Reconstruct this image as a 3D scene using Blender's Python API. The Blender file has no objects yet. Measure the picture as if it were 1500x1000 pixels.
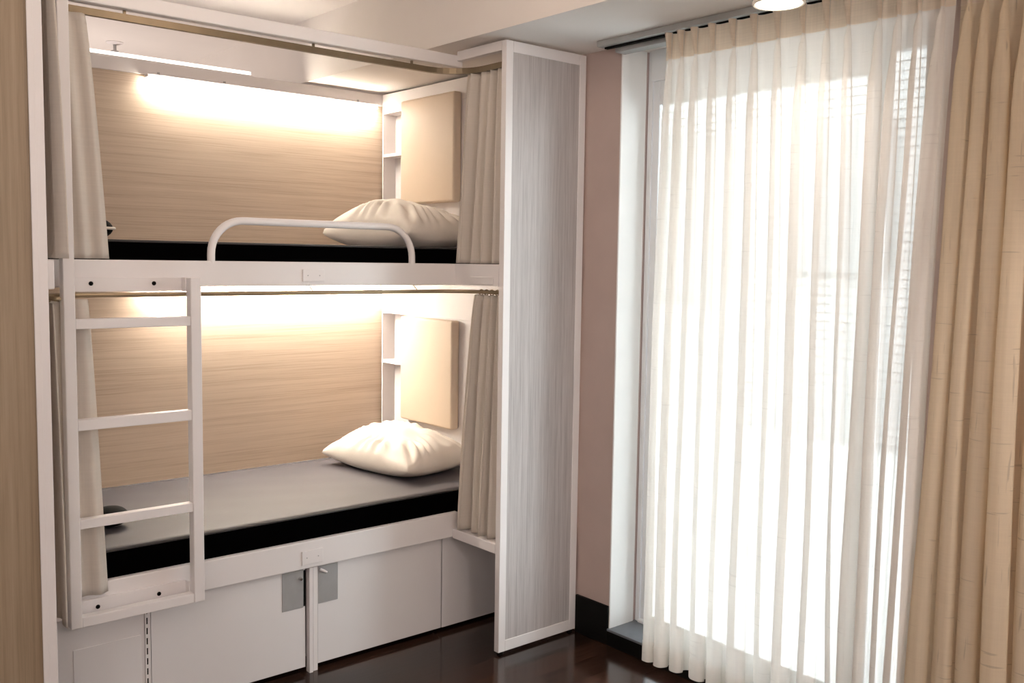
import bpy, bmesh, math, random
from mathutils import Vector, Matrix
random.seed(7)
S = bpy.context.scene
COL = S.collection
PI = math.pi

# ------------------------------------------------------------------ camera, world, lights, exposure
CAM = (-2.38819, -2.85720, 1.56719)
F_PX, YAW, PITCH, ROLL = 1414.15, math.radians(40.451), math.radians(-4.7626), math.radians(0.8295)
fw = Vector((math.sin(YAW)*math.cos(PITCH), math.cos(YAW)*math.cos(PITCH), math.sin(PITCH)))
rt = Vector((math.cos(YAW), -math.sin(YAW), 0)); up = rt.cross(fw)
rt, up = rt*math.cos(ROLL)+up*math.sin(ROLL), up*math.cos(ROLL)-rt*math.sin(ROLL)
cd = bpy.data.cameras.new('camera'); cam = bpy.data.objects.new('camera', cd); COL.objects.link(cam)
cam.matrix_world = Matrix(((rt.x, up.x, -fw.x, CAM[0]), (rt.y, up.y, -fw.y, CAM[1]), (rt.z, up.z, -fw.z, CAM[2]), (0, 0, 0, 1)))
cd.sensor_width = 36; cd.lens = F_PX*36/1500; cd.clip_start = 0.02
S.camera = cam

S.view_settings.view_transform = 'Standard'; S.view_settings.look = 'None'
S.view_settings.gamma = 1; S.view_settings.use_curve_mapping = False
S.view_settings.exposure = 0.24
S.cycles.use_denoising = True
S.cycles.max_bounces = 12; S.cycles.diffuse_bounces = 6; S.cycles.transparent_max_bounces = 24
S.cycles.transmission_bounces = 10
S.cycles.sample_clamp_indirect = 8

SKY, WARM, LED_UP, LED_LOW, DRUM = 8.3, 2.0, 64.0, 160.0, 9.0
W = bpy.data.worlds.new('overcast_sky'); S.world = W; W.use_nodes = True
nt = W.node_tree; nt.nodes.clear()
wo = nt.nodes.new('ShaderNodeOutputWorld'); wb = nt.nodes.new('ShaderNodeBackground')
wb.inputs[0].default_value = (0.93, 0.97, 1.0, 1); wb.inputs[1].default_value = SKY
nt.links.new(wb.outputs[0], wo.inputs[0])

def lamp(name, kind, loc, power, color, size=0.1, size_y=None, rot=(0, 0, 0), **kw):
    d = bpy.data.lights.new(name, kind); d.energy = power; d.color = color
    if kind == 'AREA':
        d.size = size
        if size_y: d.shape = 'RECTANGLE'; d.size_y = size_y
        else: d.shape = 'DISK'
    o = bpy.data.objects.new(name, d); o.location = loc; o.rotation_euler = rot; COL.objects.link(o)
    return o
# sampling portal in the glass door opening (gives no light of its own)
po = lamp('window_portal', 'AREA', (0.60, -0.81, 1.24), 1, (1, 1, 1), 1.26, 2.34, (0, PI/2, 0))
po.data.size, po.data.size_y = 2.34, 1.26
po.data.cycles.is_portal = True
WARMC = (1.0, 0.90, 0.845)

# ------------------------------------------------------------------ helpers
def tag(o, label=None, cat=None, group=None, kind=None):
    if label: o['label'] = label
    if cat: o['category'] = cat
    if group: o['group'] = group
    if kind: o['kind'] = kind
    return o
def empty(name, loc, label, cat, group=None):
    o = bpy.data.objects.new(name, None); o.empty_display_size = 0.1; o.location = loc; COL.objects.link(o)
    return tag(o, label, cat, group)
def gpos(o):
    p = Vector(o.location); q = o.parent
    while q: p = p + Vector(q.location); q = q.parent
    return p

class MB:
    def __init__(s): s.bm = bmesh.new()
    def box(s, x0, x1, y0, y1, z0, z1, b=0.0, seg=2):
        vs = [s.bm.verts.new((x, y, z)) for x in (x0, x1) for y in (y0, y1) for z in (z0, z1)]
        fs = [s.bm.faces.new([vs[i] for i in q]) for q in ((0, 1, 3, 2), (4, 6, 7, 5), (0, 4, 5, 1), (2, 3, 7, 6), (0, 2, 6, 4), (1, 5, 7, 3))]
        bmesh.ops.recalc_face_normals(s.bm, faces=fs)
        if b > 0:
            es = list({e for f in fs for e in f.edges})
            bmesh.ops.bevel(s.bm, geom=es, offset=b, segments=seg, profile=0.5, affect='EDGES')
        return s
    def grid(s, rows, closed=False):
        g = [[s.bm.verts.new(p) for p in r] for r in rows]
        n = len(g[0])
        for i in range(len(g)-1):
            for j in range(n if closed else n-1):
                s.bm.faces.new((g[i][j], g[i][(j+1) % n], g[i+1][(j+1) % n], g[i+1][j]))
        return g
    def tube(s, pts, r, n=12, caps=True, sx=1.0, sz=1.0):
        pts = [Vector(p) for p in pts]; rows = []
        prev = None
        for i, p in enumerate(pts):
            t = (pts[min(i+1, len(pts)-1)] - pts[max(i-1, 0)]).normalized()
            if prev is None:
                a = Vector((0, 0, 1)) if abs(t.z) < 0.9 else Vector((0, 1, 0))
                u = (a - t*a.dot(t)).normalized()
            else: u = (prev - t*prev.dot(t)).normalized()
            prev = u; v = t.cross(u)
            rr = r[i] if isinstance(r, (list, tuple)) else r
            rows.append([p + (u*math.cos(2*PI*k/n)*sz + v*math.sin(2*PI*k/n)*sx)*rr for k in range(n)])
        g = s.grid(rows, True)
        if caps:
            s.bm.faces.new(list(reversed(g[0]))); s.bm.faces.new(g[-1])
        return s
    def lathe(s, prof, c=(0, 0, 0), n=32, axis='z'):
        rows = []
        for r, h in prof:
            row = []
            for k in range(n):
                a = 2*PI*k/n; x, y = r*math.cos(a), r*math.sin(a)
                p = {'z': (x, y, h), 'y': (x, h, y), 'x': (h, x, y)}[axis]
                row.append((p[0]+c[0], p[1]+c[1], p[2]+c[2]))
            rows.append(row)
        g = s.grid(rows, True)
        if prof[0][0] > 1e-5: s.bm.faces.new(list(reversed(g[0])))
        if prof[-1][0] > 1e-5: s.bm.faces.new(g[-1])
        bmesh.ops.remove_doubles(s.bm, verts=[v for r in (g[0], g[-1]) for v in r], dist=1e-6)
        return s
    def build(s, name, mat, parent=None, smooth=False, label=None, recalc=True):
        if recalc: bmesh.ops.recalc_face_normals(s.bm, faces=s.bm.faces[:])
        me = bpy.data.meshes.new(name)
        if parent is not None:
            s.bm.transform(Matrix.Translation(-gpos(parent)))
        s.bm.to_mesh(me); s.bm.free()
        for m in (mat if isinstance(mat, list) else [mat]): me.materials.append(m)
        if smooth:
            for p in me.polygons: p.use_smooth = True
        o = bpy.data.objects.new(name, me); COL.objects.link(o)
        if parent is not None: o.parent = parent
        if label: o['label'] = label
        return o

def autosmooth(o, ang=40):
    me = o.data
    for p in me.polygons: p.use_smooth = True
    bm = bmesh.new(); bm.from_mesh(me)
    for e in bm.edges:
        if len(e.link_faces) == 2 and e.calc_face_angle(0) > math.radians(ang): e.smooth = False
    bm.to_mesh(me); bm.free()
    return o

def struct(o, ): o['kind'] = 'structure'; return o

# ------------------------------------------------------------------ materials
def new_mat(name):
    m = bpy.data.materials.new(name); m.use_nodes = True
    t = m.node_tree; t.nodes.clear()
    out = t.nodes.new('ShaderNodeOutputMaterial')
    return m, t, out
def noise(t, scale, detail=3, rough=0.5, vec=None, stretch=None, coord='Object'):
    tc = t.nodes.new('ShaderNodeTexCoord'); n = t.nodes.new('ShaderNodeTexNoise')
    n.inputs['Scale'].default_value = scale; n.inputs['Detail'].default_value = detail; n.inputs['Roughness'].default_value = rough
    if stretch:
        mp = t.nodes.new('ShaderNodeMapping'); mp.inputs['Scale'].default_value = stretch
        t.links.new(tc.outputs[coord], mp.inputs[0]); t.links.new(mp.outputs[0], n.inputs['Vector'])
    else: t.links.new(tc.outputs[coord], n.inputs['Vector'])
    return n
def ramp(t, src, stops):
    r = t.nodes.new('ShaderNodeValToRGB'); e = r.color_ramp.elements
    while len(e) < len(stops): e.new(0.5)
    for el, (p, c) in zip(e, stops):
        el.position = p; el.color = (*c, 1)
    t.links.new(src, r.inputs[0]); return r
def bump(t, src, strength, dist=0.01):
    b = t.nodes.new('ShaderNodeBump'); b.inputs['Strength'].default_value = strength; b.inputs['Distance'].default_value = dist
    t.links.new(src, b.inputs['Height']); return b
def paint(name, col, rough=0.5, var=0.03, scale=6, spec=0.5, bs=0.0, metal=0.0):
    m, t, out = new_mat(name); p = t.nodes.new('ShaderNodeBsdfPrincipled')
    n = noise(t, scale, 4)
    a = tuple(max(0, c*(1-var)) for c in col); b = tuple(min(1, c*(1+var)) for c in col)
    r = ramp(t, n.outputs[0], [(0.3, a), (0.7, b)])
    t.links.new(r.outputs[0], p.inputs['Base Color'])
    p.inputs['Roughness'].default_value = rough; p.inputs['Metallic'].default_value = metal
    p.inputs['Specular IOR Level'].default_value = spec
    if bs:
        nn = noise(t, 180, 2); bb = bump(t, nn.outputs[0], bs, 0.002); t.links.new(bb.outputs[0], p.inputs['Normal'])
    t.links.new(p.outputs[0], out.inputs[0]); return m
def laminate(name, dark, mid, light, stretch, rough=0.5, streak=40):
    m, t, out = new_mat(name); p = t.nodes.new('ShaderNodeBsdfPrincipled')
    n1 = noise(t, streak, 6, 0.7, stretch=stretch)
    n2 = noise(t, streak*0.28, 3, 0.6, stretch=stretch)
    mx = t.nodes.new('ShaderNodeMath'); mx.operation = 'ADD'
    m1 = t.nodes.new('ShaderNodeMath'); m1.operation = 'MULTIPLY'; m1.inputs[1].default_value = 0.6
    m2 = t.nodes.new('ShaderNodeMath'); m2.operation = 'MULTIPLY'; m2.inputs[1].default_value = 0.4
    t.links.new(n1.outputs[0], m1.inputs[0]); t.links.new(n2.outputs[0], m2.inputs[0])
    t.links.new(m1.outputs[0], mx.inputs[0]); t.links.new(m2.outputs[0], mx.inputs[1])
    r = ramp(t, mx.outputs[0], [(0.36, dark), (0.5, mid), (0.66, light)])
    t.links.new(r.outputs[0], p.inputs['Base Color']); p.inputs['Roughness'].default_value = rough
    b = bump(t, mx.outputs[0], 0.08, 0.002); t.links.new(b.outputs[0], p.inputs['Normal'])
    t.links.new(p.outputs[0], out.inputs[0]); return m
def emit(name, col, st):
    m, t, out = new_mat(name); e = t.nodes.new('ShaderNodeEmission')
    e.inputs[0].default_value = (*col, 1); e.inputs[1].default_value = st
    t.links.new(e.outputs[0], out.inputs[0]); return m
def cloth(name, col, trans=0.0, transp=0.0, weave=220, con=0.05, slub=0.0):
    m, t, out = new_mat(name)
    d = t.nodes.new('ShaderNodeBsdfDiffuse'); tl = t.nodes.new('ShaderNodeBsdfTranslucent'); tp = t.nodes.new('ShaderNodeBsdfTransparent')
    # woven yarn: sparse thicker threads running across and down
    n1 = noise(t, 1.0, 2, 0.6, stretch=(3, 3, weave)); n2 = noise(t, 1.0, 2, 0.6, stretch=(weave, weave, 3))
    ad = t.nodes.new('ShaderNodeMath'); ad.operation = 'ADD'
    t.links.new(n1.outputs[0], ad.inputs[0]); t.links.new(n2.outputs[0], ad.inputs[1])
    dk = tuple(c*(1-con) for c in col); lt = tuple(min(1, c*(1+con)) for c in col)
    r = ramp(t, ad.outputs[0], [(0.40, dk), (0.62, lt)])
    hv = t.nodes.new('ShaderNodeMath'); hv.operation = 'MULTIPLY'; hv.inputs[1].default_value = 0.5
    t.links.new(ad.outputs[0], hv.inputs[0]); t.links.new(hv.outputs[0], r.inputs[0])
    col_out = r.outputs[0]
    if slub:
        # sparse darker slub threads
        s1 = noise(t, 1.0, 1, 0.5, stretch=(9, 9, 130)); s2 = noise(t, 1.0, 1, 0.5, stretch=(110, 110, 7))
        mxn = t.nodes.new('ShaderNodeMath'); mxn.operation = 'MAXIMUM'
        t.links.new(s1.outputs[0], mxn.inputs[0]); t.links.new(s2.outputs[0], mxn.inputs[1])
        rs = ramp(t, mxn.outputs[0], [(0.70, (1, 1, 1)), (0.76, (1-slub, 1-slub, 1-slub))])
        mm = t.nodes.new('ShaderNodeMix'); mm.data_type = 'RGBA'; mm.blend_type = 'MULTIPLY'; mm.inputs[0].default_value = 1
        t.links.new(r.outputs[0], mm.inputs[6]); t.links.new(rs.outputs[0], mm.inputs[7]); col_out = mm.outputs[2]
    t.links.new(col_out, d.inputs[0]); t.links.new(col_out, tl.inputs[0])
    b = bump(t, ad.outputs[0], con*2, 0.001); t.links.new(b.outputs[0], d.inputs['Normal'])
    m1 = t.nodes.new('ShaderNodeMixShader'); m1.inputs[0].default_value = trans
    t.links.new(d.outputs[0], m1.inputs[1]); t.links.new(tl.outputs[0], m1.inputs[2])
    last = m1
    if transp > 0:
        tp.inputs[0].default_value = (1, 1, 1, 1)
        m2 = t.nodes.new('ShaderNodeMixShader')
        rr = t.nodes.new('ShaderNodeMapRange'); rr.inputs[1].default_value = 0.38; rr.inputs[2].default_value = 0.62
        rr.inputs[3].default_value = transp*0.9; rr.inputs[4].default_value = transp*1.08
        t.links.new(hv.outputs[0], rr.inputs[0]); t.links.new(rr.outputs[0], m2.inputs[0])
        t.links.new(m1.outputs[0], m2.inputs[1]); t.links.new(tp.outputs[0], m2.inputs[2]); last = m2
    t.links.new(last.outputs[0], out.inputs[0]); return m

M = {}
M['white'] = paint('white_powder_coat', (0.80, 0.772, 0.775), 0.38, 0.015, 4)
M['door'] = paint('white_melamine', (0.76, 0.745, 0.755), 0.45, 0.015, 3)
M['ceil'] = paint('ceiling_paint', (0.80, 0.76, 0.73), 0.9, 0.02, 3, 0.2)
M['taupe'] = paint('taupe_wall_paint', (0.54, 0.43, 0.395), 0.85, 0.03, 8, 0.2, 0.05)
M['roomwall'] = paint('pale_wall_paint', (0.66, 0.60, 0.55), 0.9, 0.03, 5, 0.2)
M['reveal'] = paint('white_reveal_plaster', (0.90, 0.89, 0.885), 0.7, 0.015, 6, 0.3)
M['black'] = paint('black_baseboard', (0.004, 0.0035, 0.0032), 0.6, 0.1, 10, 0.15)
M['slate'] = paint('slate_sill', (0.17, 0.185, 0.21), 0.5, 0.1, 12)
M['oak'] = laminate('oak_laminate_horizontal', (0.455, 0.35, 0.265), (0.57, 0.46, 0.36), (0.63, 0.52, 0.42), (0.045, 1, 3.6), streak=62)
M['lam_lamplit'] = laminate('laminate_vertical_lamplit', (0.25, 0.185, 0.120), (0.325, 0.245, 0.165), (0.39, 0.30, 0.21), (2.2, 1, 0.05), streak=50)  # end panel laminate with warm lamplight put into its tan colour
M['lam_daylit'] = laminate('laminate_vertical_daylit', (0.37, 0.34, 0.34), (0.48, 0.448, 0.446), (0.58, 0.548, 0.546), (3.2, 1, 0.07), streak=75)  # same end panel laminate with daylight put into its grey colour
M['cush'] = paint('beige_vinyl', (0.64, 0.53, 0.42), 0.55, 0.02, 5)
M['vinyl'] = paint('grey_mattress_vinyl', (0.047, 0.043, 0.053), 0.6, 0.05, 7, 0.5, 0.04)
M['border'] = paint('black_mattress_border', (0.0012, 0.0011, 0.0012), 0.9, 0.1, 10, 0.0)
M['piping'] = paint('dark_piping', (0.05, 0.047, 0.047), 0.6, 0.05, 10)
M['bronze'] = paint('bronze_track', (0.20, 0.155, 0.10), 0.4, 0.06, 20, metal=0.6)
M['brass'] = paint('brass_rod', (0.36, 0.28, 0.18), 0.35, 0.06, 20, metal=0.7)
M['steel'] = paint('brushed_steel', (0.42, 0.42, 0.425), 0.5, 0.05, 20, metal=0.4)
M['chrome'] = paint('chrome', (0.7, 0.7, 0.7), 0.2, 0.02, 20, metal=1.0)
M['dark'] = paint('black_plastic', (0.005, 0.005, 0.005), 0.8, 0.1, 20, 0.1)
M['grey_al'] = paint('grey_aluminium', (0.42, 0.43, 0.425), 0.5, 0.04, 20)
M['frame'] = paint('white_window_frame', (0.82, 0.83, 0.85), 0.4, 0.02, 10)
M['linen'] = paint('pillow_cotton', (0.86, 0.80, 0.72), 0.85, 0.02, 10, 0.2, 0.06)
M['drape'] = cloth('bunk_curtain_cloth', (0.70, 0.645, 0.585), 0.14, 0.0, con=0.025)
M['sheer'] = cloth('sheer_linen', (0.87, 0.84, 0.80), 0.36, 0.165, con=0.03, slub=0.08)
M['sheerd'] = cloth('dense_linen_band', (0.80, 0.70, 0.585), 0.38, 0.02)
M['panelc'] = cloth('linen_lamplit_tan', (0.83, 0.725, 0.565), 0.45, 0.08, con=0.03, slub=0.22)  # same linen as the sheer; warm room light put into its tan
M['led_up'] = emit('led_warm_top', (1.0, 0.89, 0.75), LED_UP)
M['led_low'] = emit('led_warm_low', (1.0, 0.89, 0.75), LED_LOW)
M['led_cove'] = emit('led_cove', (1.0, 0.93, 0.84), 2.2)
M['drum'] = emit('lamp_diffuser', (1.0, 0.88, 0.68), DRUM)
M['siding'] = paint('white_clapboard', (0.47, 0.48, 0.49), 0.7, 0.02, 5)
M['concrete'] = paint('pale_concrete', (0.80, 0.81, 0.82), 0.9, 0.05, 3)
M['greywall'] = paint('grey_render', (0.30, 0.315, 0.33), 0.9, 0.03, 3)
# floor: espresso planks
def floor_mat():
    m, t, out = new_mat('espresso_plank_floor'); p = t.nodes.new('ShaderNodeBsdfPrincipled')
    tc = t.nodes.new('ShaderNodeTexCoord'); mp = t.nodes.new('ShaderNodeMapping'); br = t.nodes.new('ShaderNodeTexBrick')
    mp.inputs['Rotation'].default_value = (0, 0, 0)
    t.links.new(tc.outputs['Object'], mp.inputs[0]); t.links.new(mp.outputs[0], br.inputs['Vector'])
    br.inputs['Color1'].default_value = (0.014, 0.008, 0.006, 1); br.inputs['Color2'].default_value = (0.048, 0.024, 0.016, 1)
    br.inputs['Mortar'].default_value = (0.006, 0.004, 0.003, 1); br.inputs['Scale'].default_value = 1
    br.inputs['Mortar Size'].default_value = 0.002; br.inputs['Brick Width'].default_value = 1.2; br.inputs['Row Height'].default_value = 0.12
    n = noise(t, 30, 5, 0.65, stretch=(0.12, 1.6, 1))
    r = ramp(t, n.outputs[0], [(0.3, (0.35, 0.33, 0.32)), (0.7, (1.5, 1.35, 1.25))])
    mx = t.nodes.new('ShaderNodeMix'); mx.data_type = 'RGBA'; mx.blend_type = 'MULTIPLY'; mx.inputs[0].default_value = 1
    t.links.new(br.outputs[0], mx.inputs[6]); t.links.new(r.outputs[0], mx.inputs[7])
    t.links.new(mx.outputs[2], p.inputs['Base Color'])
    p.inputs['Roughness'].default_value = 0.14; p.inputs['Specular IOR Level'].default_value = 0.5
    b = bump(t, n.outputs[0], 0.06, 0.004); t.links.new(b.outputs[0], p.inputs['Normal'])
    t.links.new(p.outputs[0], out.inputs[0]); return m
M['floor'] = floor_mat()
def glass_mat():
    m, t, out = new_mat('window_glass'); tp = t.nodes.new('ShaderNodeBsdfTransparent'); g = t.nodes.new('ShaderNodeBsdfGlossy')
    tp.inputs[0].default_value = (0.93, 0.96, 0.95, 1); g.inputs['Roughness'].default_value = 0.02
    fr = t.nodes.new('ShaderNodeFresnel'); fr.inputs[0].default_value = 1.3
    mx = t.nodes.new('ShaderNodeMixShader'); t.links.new(fr.outputs[0], mx.inputs[0])
    t.links.new(tp.outputs[0], mx.inputs[1]); t.links.new(g.outputs[0], mx.inputs[2]); t.links.new(mx.outputs[0], out.inputs[0]); return m
M['glass'] = glass_mat()

# ------------------------------------------------------------------ the room shell
XW = 0.435                    # window wall face
WY0, WY1 = -1.43, -0.185      # opening in the window wall
ZS, ZC = 2.41, 2.70           # soffit and main ceiling
XL, YF, YB = -4.4, -4.4, 3.4
struct(MB().box(XL, XW+0.2, YF, YB, -0.12, 0).build('floor', M['floor']))
struct(MB().box(XL, XW+0.25, YF, YB, ZC, ZC+0.15).build('ceiling', M['ceil']))
struct(MB().box(-0.09, XW+0.2, YF, YB, ZS, ZC).build('trim_1', M['ceil'], label='lower soffit of the ceiling along the window wall'))
w = MB()
w.box(XW, XW+0.2, YF, WY0, 0, ZS)
w.box(XW, XW+0.2, -0.185, YB, 0, ZS)
w.box(XW, XW+0.2, -1.43, -0.185, 0, 0.06)
struct(w.build('wall_right', M['taupe']))
struct(MB().box(XL-0.15, XL, YF, YB, 0, ZC).build('wall_left', M['roomwall']))
struct(MB().box(XL, XW+0.2, YF-0.15, YF, 0, ZC).build('wall_front', M['roomwall']))
struct(MB().box(XL, XW+0.2, YB, YB+0.15, 0, ZC).build('wall_back', M['roomwall']))
# white plaster reveal lining the opening
rv = MB()
rv.box(XW-0.003, 0.575, -0.193, -0.185, 0.066, ZS-0.001, 0.003)
rv.box(XW-0.003, 0.575, -1.43, -1.422, 0.066, ZS-0.001, 0.003)
struct(rv.build('trim_2', M['reveal'], label='white plaster reveal of the window opening'))
struct(MB().box(XW-0.012, XW+0.19, -1.43, -0.185, 0.058, 0.068, 0.002).build('trim_3', M['slate'], label='slate grey sill at the foot of the window'))
struct(MB().box(XW-0.013, XW, -0.187, 0.0, 0, 0.161, 0.002).build('baseboard_right', M['black']))
struct(MB().box(XW-0.013, XW, -1.43, -0.187, 0, 0.058, 0.001).build('baseboard_window', M['black']))
struct(MB().box(XW-0.013, XW, YF, -1.43, 0, 0.161, 0.002).build('baseboard_front', M['black']))

# window: sliding glass door leaves
win = empty('window_1', (0.60, -0.81, 0.068), None, None); struct(win)
f = MB()
f.box(0.585, 0.635, -0.215, -0.193, 0.068, ZS, 0.003); f.box(0.575, 0.635, -1.422, -1.385, 0.068, ZS, 0.003)
f.box(0.575, 0.635, -1.385, -0.215, 2.29, ZS, 0.003); f.box(0.575, 0.635, -1.385, -0.215, 0.068, 0.082, 0.003)
f.build('window_frame', M['frame'], win)
lf = MB()
lf.box(0.590, 0.603, -0.25, -0.217, 0.083, 2.29, 0.003); lf.box(0.578, 0.603, -1.19, -1.15, 0.083, 2.29, 0.003)
lf.box(0.590, 0.603, -1.15, -0.25, 2.195, 2.29, 0.004); lf.box(0.590, 0.603, -1.15, -0.25, 0.083, 0.105, 0.003)
s1 = lf.build('sash', M['frame'], win)
MB().box(0.594, 0.599, -1.15, -0.25, 0.105, 2.195).build('pane', M['glass'], s1)
lf = MB()
lf.box(0.608, 0.633, -1.21, -1.17, 0.083, 2.29, 0.003); lf.box(0.608, 0.633, -1.383, -1.35, 0.083, 2.29, 0.003)
lf.box(0.608, 0.633, -1.35, -1.21, 2.262, 2.29, 0.003); lf.box(0.608, 0.633, -1.35, -1.21, 0.083, 0.105, 0.003)
s2 = lf.build('sash', M['frame'], win)
MB().box(0.618, 0.623, -1.35, -1.21, 0.105, 2.262).build('pane', M['glass'], s2)

# outside: neighbour's clapboard house and terrace
struct(MB().box(XW+0.2, 14, -14, 12, -0.6, -0.14).build('ground', M['concrete']))
nb = empty('neighbour_house', (6.0, 1.5, -0.14), 'white clapboard house seen through the sheer curtain and the glass door', 'house')
wl = MB()
rows = []
z = -0.14
while z < 7.5:
    wl.box(5.9, 5.95, -4, 9, z, z+0.080); z += 0.084
    # each board leans out at its lower edge
    wl.bm.verts.ensure_lookup_table()
    for v in wl.bm.verts[-8:]:
        if v.co.x < 6.0 and v.co.z < z-0.05: v.co.x -= 0.014
wl.box(5.95, 6.4, -4, 9, -0.14, z)
wl.build('wall', M['siding'], nb)
MB().box(5.78, 5.86, 1.6, 2.6, 1.5, 2.9, 0.01).build('shutter', M['greywall'], nb)
MB().box(5.78, 5.86, 3.4, 4.4, 1.2, 2.9, 0.01).build('shutter', M['greywall'], nb)

# curtain track on the ceiling
ct = empty('curtain_track', (0.33, -1.0, 2.41), 'grey aluminium curtain track fixed to the ceiling above the window', 'curtain track')
k = MB(); k.box(0.30, 0.36, -2.6, -0.18, 2.388, 2.4098, 0.002); k.box(0.365, 0.42, -2.6, -0.215, 2.372, 2.4098, 0.002)
k.build('rail', M['grey_al'], ct)
MB().box(0.322, 0.338, -2.58, -0.2, 2.381, 2.3875).build('channel', M['dark'], ct)

# ------------------------------------------------------------------ bunk bed
YR = 0.31                     # front plane of the bunks
YW = 1.40                     # back panel
XE = -1.64                    # foot end
bed = empty('bunk_bed', (-0.6, 0.85, 0), 'white built-in two-tier bunk bed with oak back wall and guard rail', 'bunk bed')
MB().box(XE, 0.425, YW, YW+0.03, 0.42, 2.343).build('back_panel', M['oak'], bed, label='pale oak laminate back wall of the bunks')
MB().box(XE, 0.425, YW-0.006, YW+0.032, 2.343, 2.40, 0.003).build('top_valance', M['white'], bed)
MB().box(XE-0.025, XE, YR+0.03, YW+0.03, 0.42, 2.40, 0.002).build('foot_panel', M['white'], bed)
def rail(name, z0, z1):
    return MB().box(XE, 0.03, YR, YR+0.025, z0, z1, 0.004).build(name, M['white'], bed)
lr = rail('lower_rail', 0.412, 0.516)
ur = rail('upper_rail', 1.466, 1.553)
for zz0, zz1, nm in ((0.455, 0.478, 'lower_platform'), (1.468, 1.488, 'upper_platform')):
    MB().box(XE, 0.425, YR+0.0255, YW-0.002, zz0, zz1).build(nm, M['white'], bed)
# ledges that carry the bunk front forward to the end panels
k = MB(); k.box(0.0, 0.425, 0.029, YR-0.0005, 0.408, 0.449, 0.003); k.build('corner_ledge', M['white'], bed)
k = MB(); k.box(0.0, 0.425, 0.029, YR-0.0003, 1.466, 1.553); k.build('corner_ledge', M['white'], bed)
MB().box(-0.004, -0.0003, 0.06, 0.205, 1.474, 1.503, 0.001).build('bracket_plate', M['white'], bed)
k = MB(); k.box(XE-0.12, XE+0.03, 0.19, YR-0.0005, 0.408, 0.449, 0.003); k.build('corner_ledge', M['white'], bed)
k = MB(); k.box(XE-0.12, XE+0.03, 0.029, YR-0.0005, 1.47, 1.553, 0.003); k.build('corner_ledge', M['white'], bed)
MB().box(XE, 0.03, YR, YR+0.04, 2.341, 2.388, 0.004).build('top_beam', M['white'], bed)
MB().box(0.0, 0.03, 0.029, YR-0.0005, 2.364, 2.402, 0.003).build('top_return', M['white'], bed)
MB().box(XE-0.0, XE+0.03, 0.029, YR-0.0005, 2.364, 2.402, 0.003).build('top_return', M['white'], bed)
# headboards with a niche and a beige pad
def headboard(z0, zb, z1, zhead, shelves, pad):
    XF = 0.34
    k = MB()
    k.box(XF, 0.425, 0.34, 1.155, z0, zhead)                    # solid behind the pad
    k.box(XF, 0.425, 0.34, 1.386, zhead+0.0003, z1, 0.002)      # header
    k.box(0.416, 0.425, 1.1553, 1.386, z0, zhead)               # niche back
    k.box(XF, 0.4157, 1.378, 1.386, z0, zhead)                  # niche side against the back wall
    hb = k.build('headboard', M['white'], bed)
    for zt in shelves:
        MB().box(XF+0.002, 0.4155, 1.156, 1.3775, zt-0.016, zt, 0.001).build('shelf', M['white'], hb)
    y0, y1, p0, p1 = pad
    c = MB().box(0.292, XF-0.0005, y0, y1, p0, p1, 0.012, 4).build('headboard_pad', M['cush'], hb, label='beige padded board on the headboard')
    autosmooth(c)
headboard(1.49, 1.49, 2.398, 2.30, (2.10,), (0.715, 1.152, 1.835, 2.335))
headboard(0.48, 0.48, 1.4655, 1.29, (1.048,), (0.716, 1.145, 0.775, 1.287))
# guard rail
def arch(x0, x1, zb, zt, y, r, n=10):
    pts = [(x0, y, zb)]
    for i in range(n+1):
        a = PI - (PI/2)*i/n; pts.append((x0+r+r*math.cos(a), y, zt-r+r*math.sin(a)))
    for i in range(n+1):
        a = PI/2 - (PI/2)*i/n; pts.append((x1-r+r*math.cos(a), y, zt-r+r*math.sin(a)))
    pts.append((x1, y, zb)); return pts
autosmooth(MB().tube(arch(-1.03, -0.205, 1.545, 1.692, YR+0.0125, 0.115), 0.0135, 14).build('guard_rail', M['white'], bed))
# socket plates
for x0, z0, z1, par in ((-0.692, 1.482, 1.526, ur), (-0.700, 0.428, 0.481, lr)):
    pl = MB().box(x0, x0+0.088, YR-0.005, YR-0.0002, z0, z1, 0.0015).build('socket_plate', M['white'], par)
    zc = (z0+z1)/2
    for xx in (x0+0.02, x0+0.068): MB().lathe([(0.0, -0.0012), (0.0022, -0.001), (0.0022, 0)], (xx, YR-0.005, zc), 10, 'y').build('screw', M['steel'], pl)

# ------------------------------------------------------------------ end panels
def end_panel(x0, x1, face, label, groove=False):
    o = empty('end_panel', ((x0+x1)/2, 0.014, 0), label, 'partition panel', None)
    z0, z1, t, wd = 0.012, 2.40, 0.028, 0.035
    k = MB()
    k.box(x0, x0+wd, 0, t, z0, z1, 0.002); k.box(x1-wd, x1, 0, t, z0, z1, 0.002)
    k.box(x0+wd, x1-wd, 0, t, z1-0.042, z1, 0.002); k.box(x0+wd, x1-wd, 0, t, z0, z0+0.045, 0.002)
    k.build('frame', M['white'], o)
    if groove: MB().box(x1-wd-0.004, x1-wd+0.012, -0.003, 0.0025, z0+0.001, z1-0.001, 0.001).build('bead', M['white'], o)
    MB().box(x0+wd, x1-wd, 0.003, t-0.002, z0+0.045, z1-0.042).build('veneer', face, o)
    for xx in (x0+0.02, x1-0.02):
        MB().lathe([(0.012, 0), (0.012, 0.006), (0.006, 0.008), (0.006, 0.0122)], (xx, 0.014, 0), 12).build('foot_glide', M['dark'], o)
    return o
end_panel(0.0, 0.424, M['lam_daylit'], 'tall white framed panel with streaked veneer in a daylight grey tint beside the window')
lp = end_panel(-2.07, -1.634, M['lam_lamplit'], 'tall panel of vertical grained veneer in a lamplit tan tint with pale frame at left edge of the photo', True)

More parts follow.
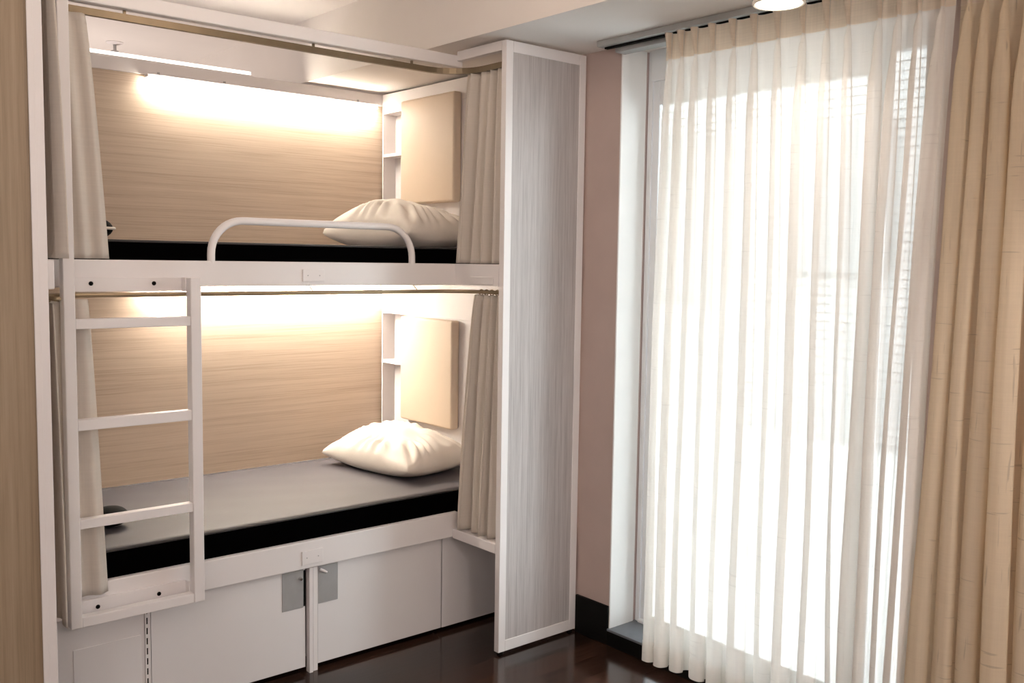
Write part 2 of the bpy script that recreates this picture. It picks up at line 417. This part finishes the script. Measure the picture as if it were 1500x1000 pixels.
# ------------------------------------------------------------------ storage under the lower bunk
YC = 0.335
def lock_plate(par, x0, x1, key_x, label):
    p = MB().box(x0, x1, YC-0.0025, YC-0.0003, 0.258, 0.404, 0.0008).build('lock_plate', M['steel'], par, label=label)
    return p
cbl = empty('storage_cabinet', (-1.455, 0.7, 0), 'white under-bed storage front left of the slotted strip, behind the ladder foot', 'cabinet', 'cabinets under the bunk')
MB().box(XE-0.1, -1.272, YC+0.002, 1.36, 0.022, 0.407).build('body', M['door'], cbl)
MB().box(XE+0.14, -1.285, YC-0.001, YC+0.0018, 0.03, 0.30, 0.001).build('front_panel', M['door'], cbl)
MB().box(XE-0.1, -1.272, YC+0.05, YC+0.07, 0, 0.0215).build('plinth', M['dark'], cbl)
cbm = empty('storage_cabinet', (-0.96, 0.7, 0), 'white under-bed cabinet with lock plate at its right, between slotted strip and centre post', 'cabinet', 'cabinets under the bunk')
MB().box(-1.252, -0.662, YC+0.02, 1.36, 0.022, 0.407).build('body', M['door'], cbm)
dm = MB().box(-1.250, -0.671, YC, YC+0.018, 0.024, 0.405, 0.0015).build('door', M['door'], cbm)
p = lock_plate(dm, -0.767, -0.680, -0.70, 'brushed steel lock plate')
MB().box(-0.6795, -0.6725, YC-0.002, YC-0.0003, 0.262, 0.400).build('gap_shade_strip', M['dark'], dm)  # dark strip painted for the shade in the gap beside the plate
autosmooth(MB().lathe([(0.0, -0.012), (0.006, -0.011), (0.0075, -0.003), (0.0075, 0)], (-0.694, YC-0.0025, 0.372), 14, 'y').build('lock_knob', M['chrome'], dm))
MB().box(-1.252, -0.662, YC+0.06, YC+0.08, 0, 0.0215).build('plinth', M['dark'], cbm)
cbr = empty('storage_cabinet', (-0.33, 0.7, 0), 'white under-bed cabinet right of the centre post with lock plate at its left', 'cabinet', 'cabinets under the bunk')
MB().box(-0.620, -0.036, YC+0.02, 1.36, 0.022, 0.407).build('body', M['door'], cbr)
dr = MB().box(-0.619, -0.038, YC, YC+0.018, 0.024, 0.405, 0.0015).build('door', M['door'], cbr)
lock_plate(dr, -0.617, -0.533, 0, 'brushed steel lock plate')
k = MB(); k.tube([(-0.612, YC-0.006, 0.392), (-0.600, YC-0.012, 0.386), (-0.588, YC-0.016, 0.378)], [0.0055, 0.005, 0.0045], 10); autosmooth(k.build('latch', M['white'], dr))
MB().box(-0.620, -0.036, YC+0.06, YC+0.08, 0, 0.0215).build('plinth', M['dark'], cbr)
cbf = empty('storage_cabinet', (0.195, 0.7, 0), 'white filler front in shadow under the corner ledge beside the grey end panel', 'cabinet', 'cabinets under the bunk')
MB().box(-0.030, 0.424, YC+0.004, 1.36, 0.022, 0.407).build('body', M['door'], cbf)
MB().box(-0.030, 0.424, YC+0.05, YC+0.07, 0, 0.0215).build('plinth', M['dark'], cbf)
post = empty('centre_post', (-0.642, YC, 0), 'narrow white upright between the two locked under-bed cabinet doors', 'post')
MB().box(-0.660, -0.645, YC-0.012, YC+0.015, 0.0, 0.4075, 0.001).build('strip', M['white'], post)
MB().box(-0.640, -0.6215, YC-0.004, YC+0.015, 0.0, 0.4075, 0.001).build('strip', M['white'], post)
MB().box(-0.6447, -0.6403, YC+0.003, YC+0.015, 0.0, 0.4075).build('backing', M['dark'], post)
sl = empty('slotted_strip', (-1.262, YC, 0), 'thin white slotted upright strip below the ladder', 'shelf standard')
MB().box(-1.271, -1.253, YC-0.003, YC+0.015, 0.0, 0.4075, 0.001).build('strip', M['white'], sl)
for i in range(11):
    MB().box(-1.2665, -1.2625, YC-0.0037, YC-0.0031, 0.018+i*0.035, 0.018+i*0.035+0.022).build('slot', M['dark'], sl)

# ------------------------------------------------------------------ ladder
ld = empty('bunk_ladder', (-1.31, 0.27, 0.405), 'white steel ladder hung on the bunk rails with tall left stile', 'ladder')
LY0, LY1 = 0.235, 0.275
MB().box(-1.531, -1.497, LY0, LY1, 0.405, 2.398, 0.003).build('stile', M['white'], ld)
MB().box(-1.138, -1.102, LY0, LY1, 0.405, 1.497, 0.003).build('stile', M['white'], ld)
for z0, z1 in ((1.340, 1.371), (1.026, 1.060), (0.717, 0.747)):
    MB().box(-1.4968, -1.1382, LY0+0.003, LY1-0.006, z0, z1, 0.002).build('rung', M['white'], ld)
MB().box(-1.4968, -1.1382, LY0+0.002, LY1-0.004, 0.405, 0.437, 0.002).build('rung', M['white'], ld)
def bracket(z0, z1, zb):
    b = MB(); b.box(-1.4968, -1.1382, 0.300, 0.3095, z0, z1, 0.001)
    b.box(-1.4968, -1.4918, LY1-0.005, 0.3, z0, z1); b.box(-1.1432, -1.1382, LY1-0.005, 0.3, z0, z1)
    o = b.build('bracket', M['white'], ld)
    for x in (-1.431, -1.234):
        autosmooth(MB().lathe([(0.0, -0.006), (0.005, -0.005), (0.007, -0.001), (0.007, 0)], (x, 0.300, zb), 14, 'y').build('bolt', M['dark'], o))
bracket(1.452, 1.497, 1.478)
bracket(0.413, 0.468, 0.440)

# ------------------------------------------------------------------ mattresses and pillows
def mattress(z0, z1, label):
    o = empty('mattress', (-0.65, 0.83, z0), label, 'mattress', None)
    x0, x1, y0, y1 = -1.62, 0.335, 0.342, 1.235
    b = MB().box(x0, x1, y0, y1, z0, z1-0.006, 0.012, 3).build('side_border', M['border'], o, label='black side border')
    c = MB()
    nx, ny = 40, 20; rows = []
    for j in range(ny+1):
        r = []
        for i in range(nx+1):
            u, v = i/nx, j/ny; e = min(u*8, (1-u)*8, v*4, (1-v)*4, 1)
            zz = z1-0.006 + 0.007*math.sin(e*PI/2) + 0.0012*math.sin(u*37+v*11)*math.sin(v*17-u*9)*e
            r.append((x0+0.006+u*(x1-x0-0.012), y0+0.006+v*(y1-y0-0.012), zz))
        rows.append(r)
    c.grid(rows); cv = c.build('top_cover', M['vinyl'], o, True, label='grey vinyl top')
    m = cv.modifiers.new('s', 'SOLIDIFY'); m.thickness = 0.002
    pts = [(x0+.004, y0+.004), (x1-.004, y0+.004), (x1-.004, y1-.004), (x0+.004, y1-.004), (x0+.004, y0+.004)]
    MB().tube([(px, py, z1-0.006) for px, py in pts], 0.004, 8).build('piping', M['piping'], o, True)
    return o
mattress(0.4785, 0.607, 'grey topped black sided mattress on the lower bunk')
mattress(1.4885, 1.620, 'black sided mattress on the upper bunk behind the guard rail')

def pillow(name, c, L, Wd, T, rot, seed, mat, label):
    rnd = random.Random(seed)
    n = 64; bm = MB(); ph = [rnd.uniform(0, 6.28) for _ in range(12)]
    def pt(u, v, s):
        # u along the length, v across; corners pulled out, edges drawn in
        e = (1-u*u)*(1-v*v)
        h = (max(e, 0)**0.42)
        px = u*Wd*(1-0.10*(1-abs(u))*0 - 0.07*(1-v*v)*abs(u)**3)
        py = v*L*(1-0.07*(1-u*u)*abs(v)**3)
        edge = max(abs(u), abs(v))
        ang = math.atan2(v, u)
        wr = 0.034*math.sin(ang*23+ph[0]+2*math.sin(ang*5+ph[1]))*max(0, (edge-0.45))*(1-edge)*5
        wr += 0.008*math.sin(u*7+v*5+ph[2])*h + 0.004*math.sin(v*13-u*6+ph[3])*h + 0.006*math.sin(u*19+v*3+ph[4])*h
        z = T*h*(1.0 + 0.10*math.sin(u*2.2+ph[5]) + 0.08*math.sin(v*2.6+ph[6])) + wr
        if s > 0: return (px, py, T*0.32 + z*0.78)
        return (px, py, T*0.32*(1-min(1, h*1.5)))
    for s in (1, -1):
        bm.grid([[pt(-1+2*i/n, -1+2*j/n, s) for i in range(n+1)] for j in range(n+1)])
    bmesh.ops.remove_doubles(bm.bm, verts=bm.bm.verts[:], dist=0.0008)
    bm.bm.transform(Matrix.Translation(Vector(c)) @ Matrix.Rotation(rot, 4, 'Z'))
    o = bm.build(name, mat, None, True)
    return tag(o, label, 'pillow')
pillow('pillow', (0.084, 0.845, 0.6105), 0.30, 0.215, 0.165, math.radians(8), 3, M['linen'], 'plump white pillow at the head of the lower bunk')
pillow('pillow', (0.086, 0.835, 1.623), 0.31, 0.215, 0.185, math.radians(6), 11, M['linen'], 'plump white pillow at the head of the upper bunk')

# small black pouch with a pale rim, half hidden by each foot-end curtain
def pouch(c, label):
    o = empty('round_pouch', c, label, 'pouch', 'black round pouches by the foot-end curtains')
    p = MB(); rows = []
    for i in range(13):
        a = -PI/2 + PI*i/12
        rows.append([(c[0]+0.062*math.cos(a)*math.cos(b)*(1+0.06*math.sin(3*b)), c[1]+0.062*math.cos(a)*math.sin(b), c[2]+0.036+0.036*math.sin(a)) for b in [2*PI*k/24 for k in range(24)]])
    p.grid(rows, True); bmesh.ops.remove_doubles(p.bm, verts=p.bm.verts[:], dist=1e-5)
    p.build('body', M['dark'], o, True)
    MB().tube([(c[0]+0.064*math.cos(a), c[1]+0.064*math.sin(a), c[2]+0.036) for a in [2*PI*k/32 for k in range(33)]], 0.005, 8).build('rim', M['linen'], o, True)
pouch((-1.285, 0.62, 0.6085), 'small black pouch with pale rim on lower mattress beside the curtain')
pouch((-1.338, 0.56, 1.6215), 'small black pouch peeking out behind the upper left curtain')

# ------------------------------------------------------------------ curtain tracks and bunk curtains
def path_round(z, y=0.338):
    pts = [(XE+0.01, y, z)] + [(x, y, z) for x in (-1.2, -0.8, -0.4, -0.14)]
    for i in range(1, 11):
        a = PI/2 - (PI/2)*i/10; pts.append((-0.14+0.17*math.cos(a), y-0.17+0.17*math.sin(a), z))
    pts.append((0.03, 0.032, z)); return pts
tr = empty('curtain_rail', (-0.6, 0.338, 2.318), 'flat bronze curtain rail under the top beam of the upper bunk', 'curtain rail')
k = MB(); P = path_round(2.318); rows = []
for i, p in enumerate(P):
    t = (Vector(P[min(i+1, len(P)-1)])-Vector(P[max(i-1, 0)])).normalized(); nrm = Vector((-t.y, t.x, 0))
    p = Vector(p); rows.append([p+nrm*0.008+Vector((0, 0, .011)), p-nrm*0.008+Vector((0, 0, .011)), p-nrm*0.008-Vector((0, 0, .011)), p+nrm*0.008-Vector((0, 0, .011))])
g = k.grid(rows, True); k.bm.faces.new(g[0]); k.bm.faces.new(g[-1]); k.build('rail', M['bronze'], tr)
for x in (-1.3, -0.63, -0.2): MB().box(x-0.004, x+0.004, 0.334, 0.342, 2.329, 2.3408).build('bracket', M['bronze'], tr)
rd = empty('curtain_rod', (-0.6, 0.325, 1.442), 'round brass curtain rod below the upper bunk rail', 'curtain rod')
P = [(XE+0.01, 0.05, 1.442)] + [(XE+0.035+0.0, y, 1.442) for y in ()]
P = [(-1.60, 0.032, 1.442), (-1.60, 0.19, 1.442)]
for i in range(1, 9):
    a = PI - (PI/2)*i/8; P.append((-1.50+0.10*math.cos(a), 0.19+0.10*math.sin(a), 1.442))
P += [(x, 0.29, 1.442) for x in (-1.2, -0.8, -0.4, -0.12)]
for i in range(1, 11):
    a = PI/2 - (PI/2)*i/10; P.append((-0.12+0.15*math.cos(a), 0.14+0.15*math.sin(a), 1.442))
P.append((0.03, 0.032, 1.442))
MB().tube(P, 0.0075, 12).build('rod', M['brass'], rd, True)
for x in (-0.66, -0.2): MB().tube([(x, 0.292, 1.449), (x, 0.318, 1.4655)], 0.0025, 8).build('bracket', M['brass'], rd)

def resample(P, n):
    P = [Vector(p) for p in P]; d = [0]
    for a, b in zip(P, P[1:]): d.append(d[-1]+(b-a).length)
    out = []
    for i in range(n):
        s = d[-1]*i/(n-1); j = 0
        while j < len(P)-2 and d[j+1] < s: j += 1
        f_ = (s-d[j])/max(1e-9, d[j+1]-d[j]); out.append(P[j].lerp(P[j+1], f_))
    return out
def bunk_curtain(name, top, bot, z0, z1, folds, amp0, amp1, label, group, seed, thick=0.0025, ringz=None):
    rnd = random.Random(seed); n = folds*18+1; m = 36
    T, B = resample([(x, y, 0) for x, y in top], n), resample([(x, y, 0) for x, y in bot], n)
    ph = [rnd.uniform(-.5, .5) for _ in range(8)]
    rows = []
    for j in range(m+1):
        t = j/m; z = z0+(z1-z0)*t; e = t**0.8
        C = [a.lerp(b, e) for a, b in zip(T, B)]
        row = []
        for i in range(n):
            tg = (C[min(i+1, n-1)]-C[max(i-1, 0)]).normalized(); nr = Vector((-tg.y, tg.x, 0))
            u = i/(n-1)
            w_ = 2*PI*folds*u + 0.7*math.sin(2*PI*u*1.7+ph[0]*6) + 0.35*math.sin(t*3+u*9+ph[1]*6)
            am = (amp0+(amp1-amp0)*e)*(0.75+0.35*math.sin(u*11+ph[2]*6))
            s = math.sin(w_); s = math.copysign(abs(s)**0.75, s)
            p = C[i] + nr*am*s + tg*am*0.16*math.sin(2*w_)
            row.append((p.x, p.y, z))
        rows.append(row)
    o = empty(name, (sum(r[0] for r in rows[-1])/n, sum(r[1] for r in rows[-1])/n, z1), label, 'curtain', group)
    k = MB(); k.grid(rows); c = k.build('cloth', M['drape'], o, True)
    md = c.modifiers.new('s', 'SOLIDIFY'); md.thickness = thick; md.offset = 0
    if ringz:
        pts = resample([(x, y, 0) for x, y in top], folds+2)[1:-1]
        for p in pts:
            MB().tube([(p.x+0.011*math.cos(a), p.y, ringz+0.011*math.sin(a)) for a in [2*PI*q/16 for q in range(17)]], 0.0022, 6, False).build('ring', M['brass'], o, True)
    return o
G = 'grey curtains of the bunks'
bunk_curtain('bunk_curtain', [(-1.59, 0.06), (-1.585, 0.2), (-1.55, 0.315), (-1.425, 0.324)], [(-1.575, 0.07), (-1.565, 0.22), (-1.55, 0.312), (-1.365, 0.324)],
             2.306, 1.556, 7, 0.013, 0.016, 'grey curtain drawn to the foot end of the upper bunk', G, 1)
bunk_curtain('bunk_curtain', [(-1.607, 0.05), (-1.607, 0.19), (-1.565, 0.285), (-1.445, 0.29)], [(-1.592, 0.05), (-1.588, 0.18), (-1.54, 0.288), (-1.40, 0.292)],
             1.43, 0.485, 4, 0.008, 0.010, 'grey curtain drawn to the foot end of the lower bunk behind the ladder', G, 2, ringz=1.4405)
bunk_curtain('bunk_curtain', [(0.03, 0.265), (0.035, 0.16), (0.045, 0.055)], [(0.03, 0.320), (0.03, 0.19), (0.04, 0.065)],
             2.306, 1.556, 4, 0.022, 0.040, 'beige curtain drawn to the head end of the upper bunk beside the end panel', G, 3)
bunk_curtain('bunk_curtain', [(0.03, 0.205), (0.035, 0.13), (0.045, 0.055)], [(0.03, 0.30), (0.03, 0.19), (0.04, 0.065)],
             1.43, 0.456, 4, 0.020, 0.040, 'beige curtain standing on the lower corner ledge at the head end of the lower bunk', G, 4, ringz=1.4405)

# ------------------------------------------------------------------ bunk lights
lu = empty('strip_light', (-0.28, 1.37, 2.33), 'glowing warm strip light along the back wall of the upper bunk', 'strip light')
MB().box(-0.862, 0.292, 1.352, 1.3935, 2.328, 2.3428, 0.002).build('housing', M['white'], lu)
MB().box(-0.855, 0.285, 1.346, 1.386, 2.319, 2.3278).build('diffuser', M['led_up'], lu)
for x in (-0.80, -0.5, 0.2): MB().box(x-0.006, x+0.006, 1.3937, 1.394, 2.329, 2.36).build('clip', M['steel'], lu)
ll = empty('strip_light', (-0.28, 1.37, 1.45), 'glowing warm strip light under the upper bunk above the lower mattress', 'strip light')
MB().box(-0.872, 0.33, 1.352, 1.3935, 1.452, 1.4678, 0.002).build('housing', M['white'], ll)
MB().box(-0.865, 0.325, 1.350, 1.390, 1.443, 1.4518).build('diffuser', M['led_low'], ll)
lc = empty('cove_light', (-0.95, 1.42, 2.40), 'bright strip light lying on top of the oak back wall', 'strip light')
MB().box(-1.60, -0.36, 1.401, 1.431, 2.4003, 2.406, 0.001).build('housing', M['white'], lc)
MB().box(-1.595, -0.365, 1.404, 1.428, 2.4063, 2.422, 0.003).build('diffuser', M['led_cove'], lc)

# sprinkler on the high ceiling
sp = empty('fire_sprinkler', (-0.602, 2.544, 2.70), 'small white ceiling sprinkler head above the bunk wall', 'sprinkler')
autosmooth(MB().lathe([(0.045, 0), (0.045, -0.004), (0.02, -0.012), (0.0, -0.012)], (-0.602, 2.544, 2.70), 24).build('escutcheon', M['white'], sp))
k = MB(); k.tube([(-0.602, 2.544, 2.688), (-0.602, 2.544, 2.655)], 0.008, 10); k.lathe([(0.0, 0), (0.02, 0), (0.02, -0.003), (0.0, -0.003)], (-0.602, 2.544, 2.655), 16)
k.build('deflector', M['steel'], sp)

# ------------------------------------------------------------------ ceiling lamp and added fill lights
def drum(x, y, zc, label, group=None, power=None):
    o = empty('ceiling_lamp', (x, y, zc), label, 'ceiling lamp', group)
    autosmooth(MB().lathe([(0.066, 0), (0.066, -0.075), (0.074, -0.083), (0.076, -0.090), (0.071, -0.094), (0.066, -0.091)], (x, y, zc), 40).build('drum', M['lampw'], o))
    MB().lathe([(0.0, -0.088), (0.066, -0.088), (0.066, -0.0925), (0.0, -0.0935)], (x, y, zc), 40).build('diffuser', M['drum'], o)
    if power:
        l = lamp('ceiling_lamp_light', 'AREA', (x, y, zc-0.097), power, WARMC, 0.12); l.data.spread = math.radians(115)
M['lampw'] = paint('lamp_white', (0.85, 0.80, 0.72), 0.4, 0.02, 10)
drum(0.045, -1.17, ZS, 'round white ceiling lamp glowing in front of the sheer curtain top', power=1.5)
l2 = lamp('ceiling_lamp_light', 'AREA', (0.02, -2.55, ZS-0.1), 10, WARMC, 0.12); l2.data.spread = math.radians(115)  # unseen extra downlight, added to brighten the cabinet fronts
def fill_point(x, y, z, power, col=WARMC):
    d = bpy.data.lights.new('fill_point_light', 'POINT'); d.energy = power; d.color = col; d.shadow_soft_size = 0.16
    o = bpy.data.objects.new('fill_point_light', d); o.location = (x, y, z); COL.objects.link(o)
# added fill lights, unseen: around the camera, near the soffit, beyond the oak wall
fill_point(-0.95, -0.62, 2.56, 7.5, (1.0, 0.80, 0.64)); fill_point(-2.9, -1.6, 2.35, 18); fill_point(-1.3, -3.6, 1.9, 37); fill_point(-3.2, -3.6, 1.9, 25)
fill_point(-0.9, 2.55, 1.7, 27)

# ------------------------------------------------------------------ pinch pleated sheer curtains
def catmull(P, n):
    out = []
    for i in range(len(P)-1):
        p0, p1, p2, p3 = P[max(i-1, 0)], P[i], P[i+1], P[min(i+2, len(P)-1)]
        for k in range(n):
            t = k/n
            out.append(tuple(0.5*((2*b)+(-a+c)*t+(2*a-5*b+4*c-d)*t*t+(-a+3*b-3*c+d)*t**3) for a, b, c, d in zip(p0, p1, p2, p3)))
    out.append(P[-1]); return out
def lerp(a, b, t): return a+(b-a)*t
def keys(K, z):
    for (z1, v1), (z0, v0) in zip(K, K[1:]):
        if z >= z0:
            t = (z1-z)/(z1-z0); t = min(1, max(0, t)); return lerp(v1, v0, t*t*(3-2*t))
    return K[-1][1]
def sheer(top, bot, z1, z0, X0, seed, wide, label, mat, band):
    rnd = random.Random(seed); N = len(top)
    R = [dict(L=rnd.uniform(0.80, 1.25), A=rnd.uniform(0.8, 1.2), ph=rnd.uniform(0, 6.28), sk=rnd.uniform(-.4, .4)) for _ in range(N)]
    zs = []
    z = z1
    while z > z0+1e-6:
        zs.append(z); z -= 0.012 if z > 2.2 else (0.035 if z > 1.9 else 0.07)
    zs.append(z0)
    Lk = [(z1, 0.013), (2.35, 0.009), (2.292, 0.005), (2.24, 0.013), (2.05, 0.021*wide), (1.2, 0.026*wide), (z0, 0.033*wide)]
    Nk = [(z1, 0.006), (2.292, 0.002), (2.24, 0.005), (2.0, 0.009), (1.2, 0.017), (z0, 0.024)]
    Ak = [(z1, 0.040), (2.35, 0.034), (2.292, 0.022), (2.24, 0.032), (2.05, 0.042), (1.2, 0.050), (z0, 0.058)]
    def row(z):
        f_ = ((z1-z)/(z1-z0))**0.85; pts = []
        c = [lerp(a, b, f_) + 0.006*f_*math.sin(z*3+r['ph']) for a, b, r in zip(top, bot, R)]
        for i in range(N):
            r = R[i]; q = min(1, max(0, (2.29-z)/0.3))
            L = keys(Lk, z)*lerp(1, r['L'], q); nk = keys(Nk, z); A = keys(Ak, z)*lerp(1, r['A'], q)
            sp = 0.09
            if i > 0: sp = min(sp, abs(c[i]-c[i-1]))
            if i < N-1: sp = min(sp, abs(c[i+1]-c[i]))
            L = min(L, sp*0.47); nk = min(nk, sp*0.3)
            half0 = (c[i-1]-c[i])/2 if i > 0 else 0.03
            half1 = (c[i]-c[i+1])/2 if i < N-1 else 0.03
            sk = r['sk']*A*q*0.5
            bow = 0.010*q
            pts += [(c[i]+half0, X0+bow), (c[i]+max(nk*1.6, half0*0.45), X0+bow*0.6), (c[i]+nk, X0-0.004-A*0.12), (c[i]+L*0.95+sk*0.3, X0-A*0.55), (c[i]+L*0.55+sk, X0-A*0.93), (c[i]+sk, X0-A),
                    (c[i]-L*0.55+sk, X0-A*0.93), (c[i]-L*0.95+sk*0.3, X0-A*0.55), (c[i]-nk, X0-0.004-A*0.12), (c[i]-max(nk*1.6, half1*0.45), X0+bow*0.6)]
        pts.append((c[-1]-0.03, X0))
        return [(x, y, z) for y, x in catmull(pts, 4)]
    rows = [row(z) for z in zs]
    o = empty('sheer_curtain', (X0, (bot[0]+bot[-1])/2, z0), label, 'curtain', 'pinch pleated window curtains')
    MB_ = MB(); MB_.grid(rows); MB_.build('cloth', mat, o, True, recalc=False)
    # stiffened heading and turned hem, second layers of the same cloth
    def layer(nm, lo, hi, band=band):
        k = MB(); rr = [[(x-0.0022, y, z) for x, y, z in r] for r in [row(hi)]+[q for q, zz in zip(rows, zs) if lo < zz < hi]+[row(lo)]]
        k.grid(rr); k.build(nm, band, o, True, recalc=False)
    layer('heading_band', 2.290, z1-0.001); layer('hem', z0+0.001, z0+0.075, mat)
    return o
top1 = [-0.545, -0.60, -0.66, -0.735, -0.82, -0.905, -0.992, -1.085, -1.168, -1.238, -1.342, -1.402, -1.465, -1.532]
bot1 = [-0.535, -0.595, -0.665, -0.75, -0.835, -0.93, -1.03, -1.12, -1.20, -1.285, -1.335, -1.38, -1.425, -1.475]
sheer(top1, bot1, 2.379, 0.092, 0.318, 21, 1.0, 'white sheer pinch pleated curtain hanging across the bright glass door', M['sheer'], M['sheerd'])
top2 = [-1.596, -1.64,  -1.69, -1.75, -1.815, -1.88, -1.95, -2.03, -2.1]
bot2 = [-1.548, -1.61, -1.69, -1.77, -1.85, -1.93, -2.0, -2.07, -2.14]
sheer(top2, bot2, 2.379, 0.092, 0.338, 22, 1.1, 'linen curtain in a lamplit tan tint stacked against the wall at the right of the window', M['panelc'], M['sheerd'])
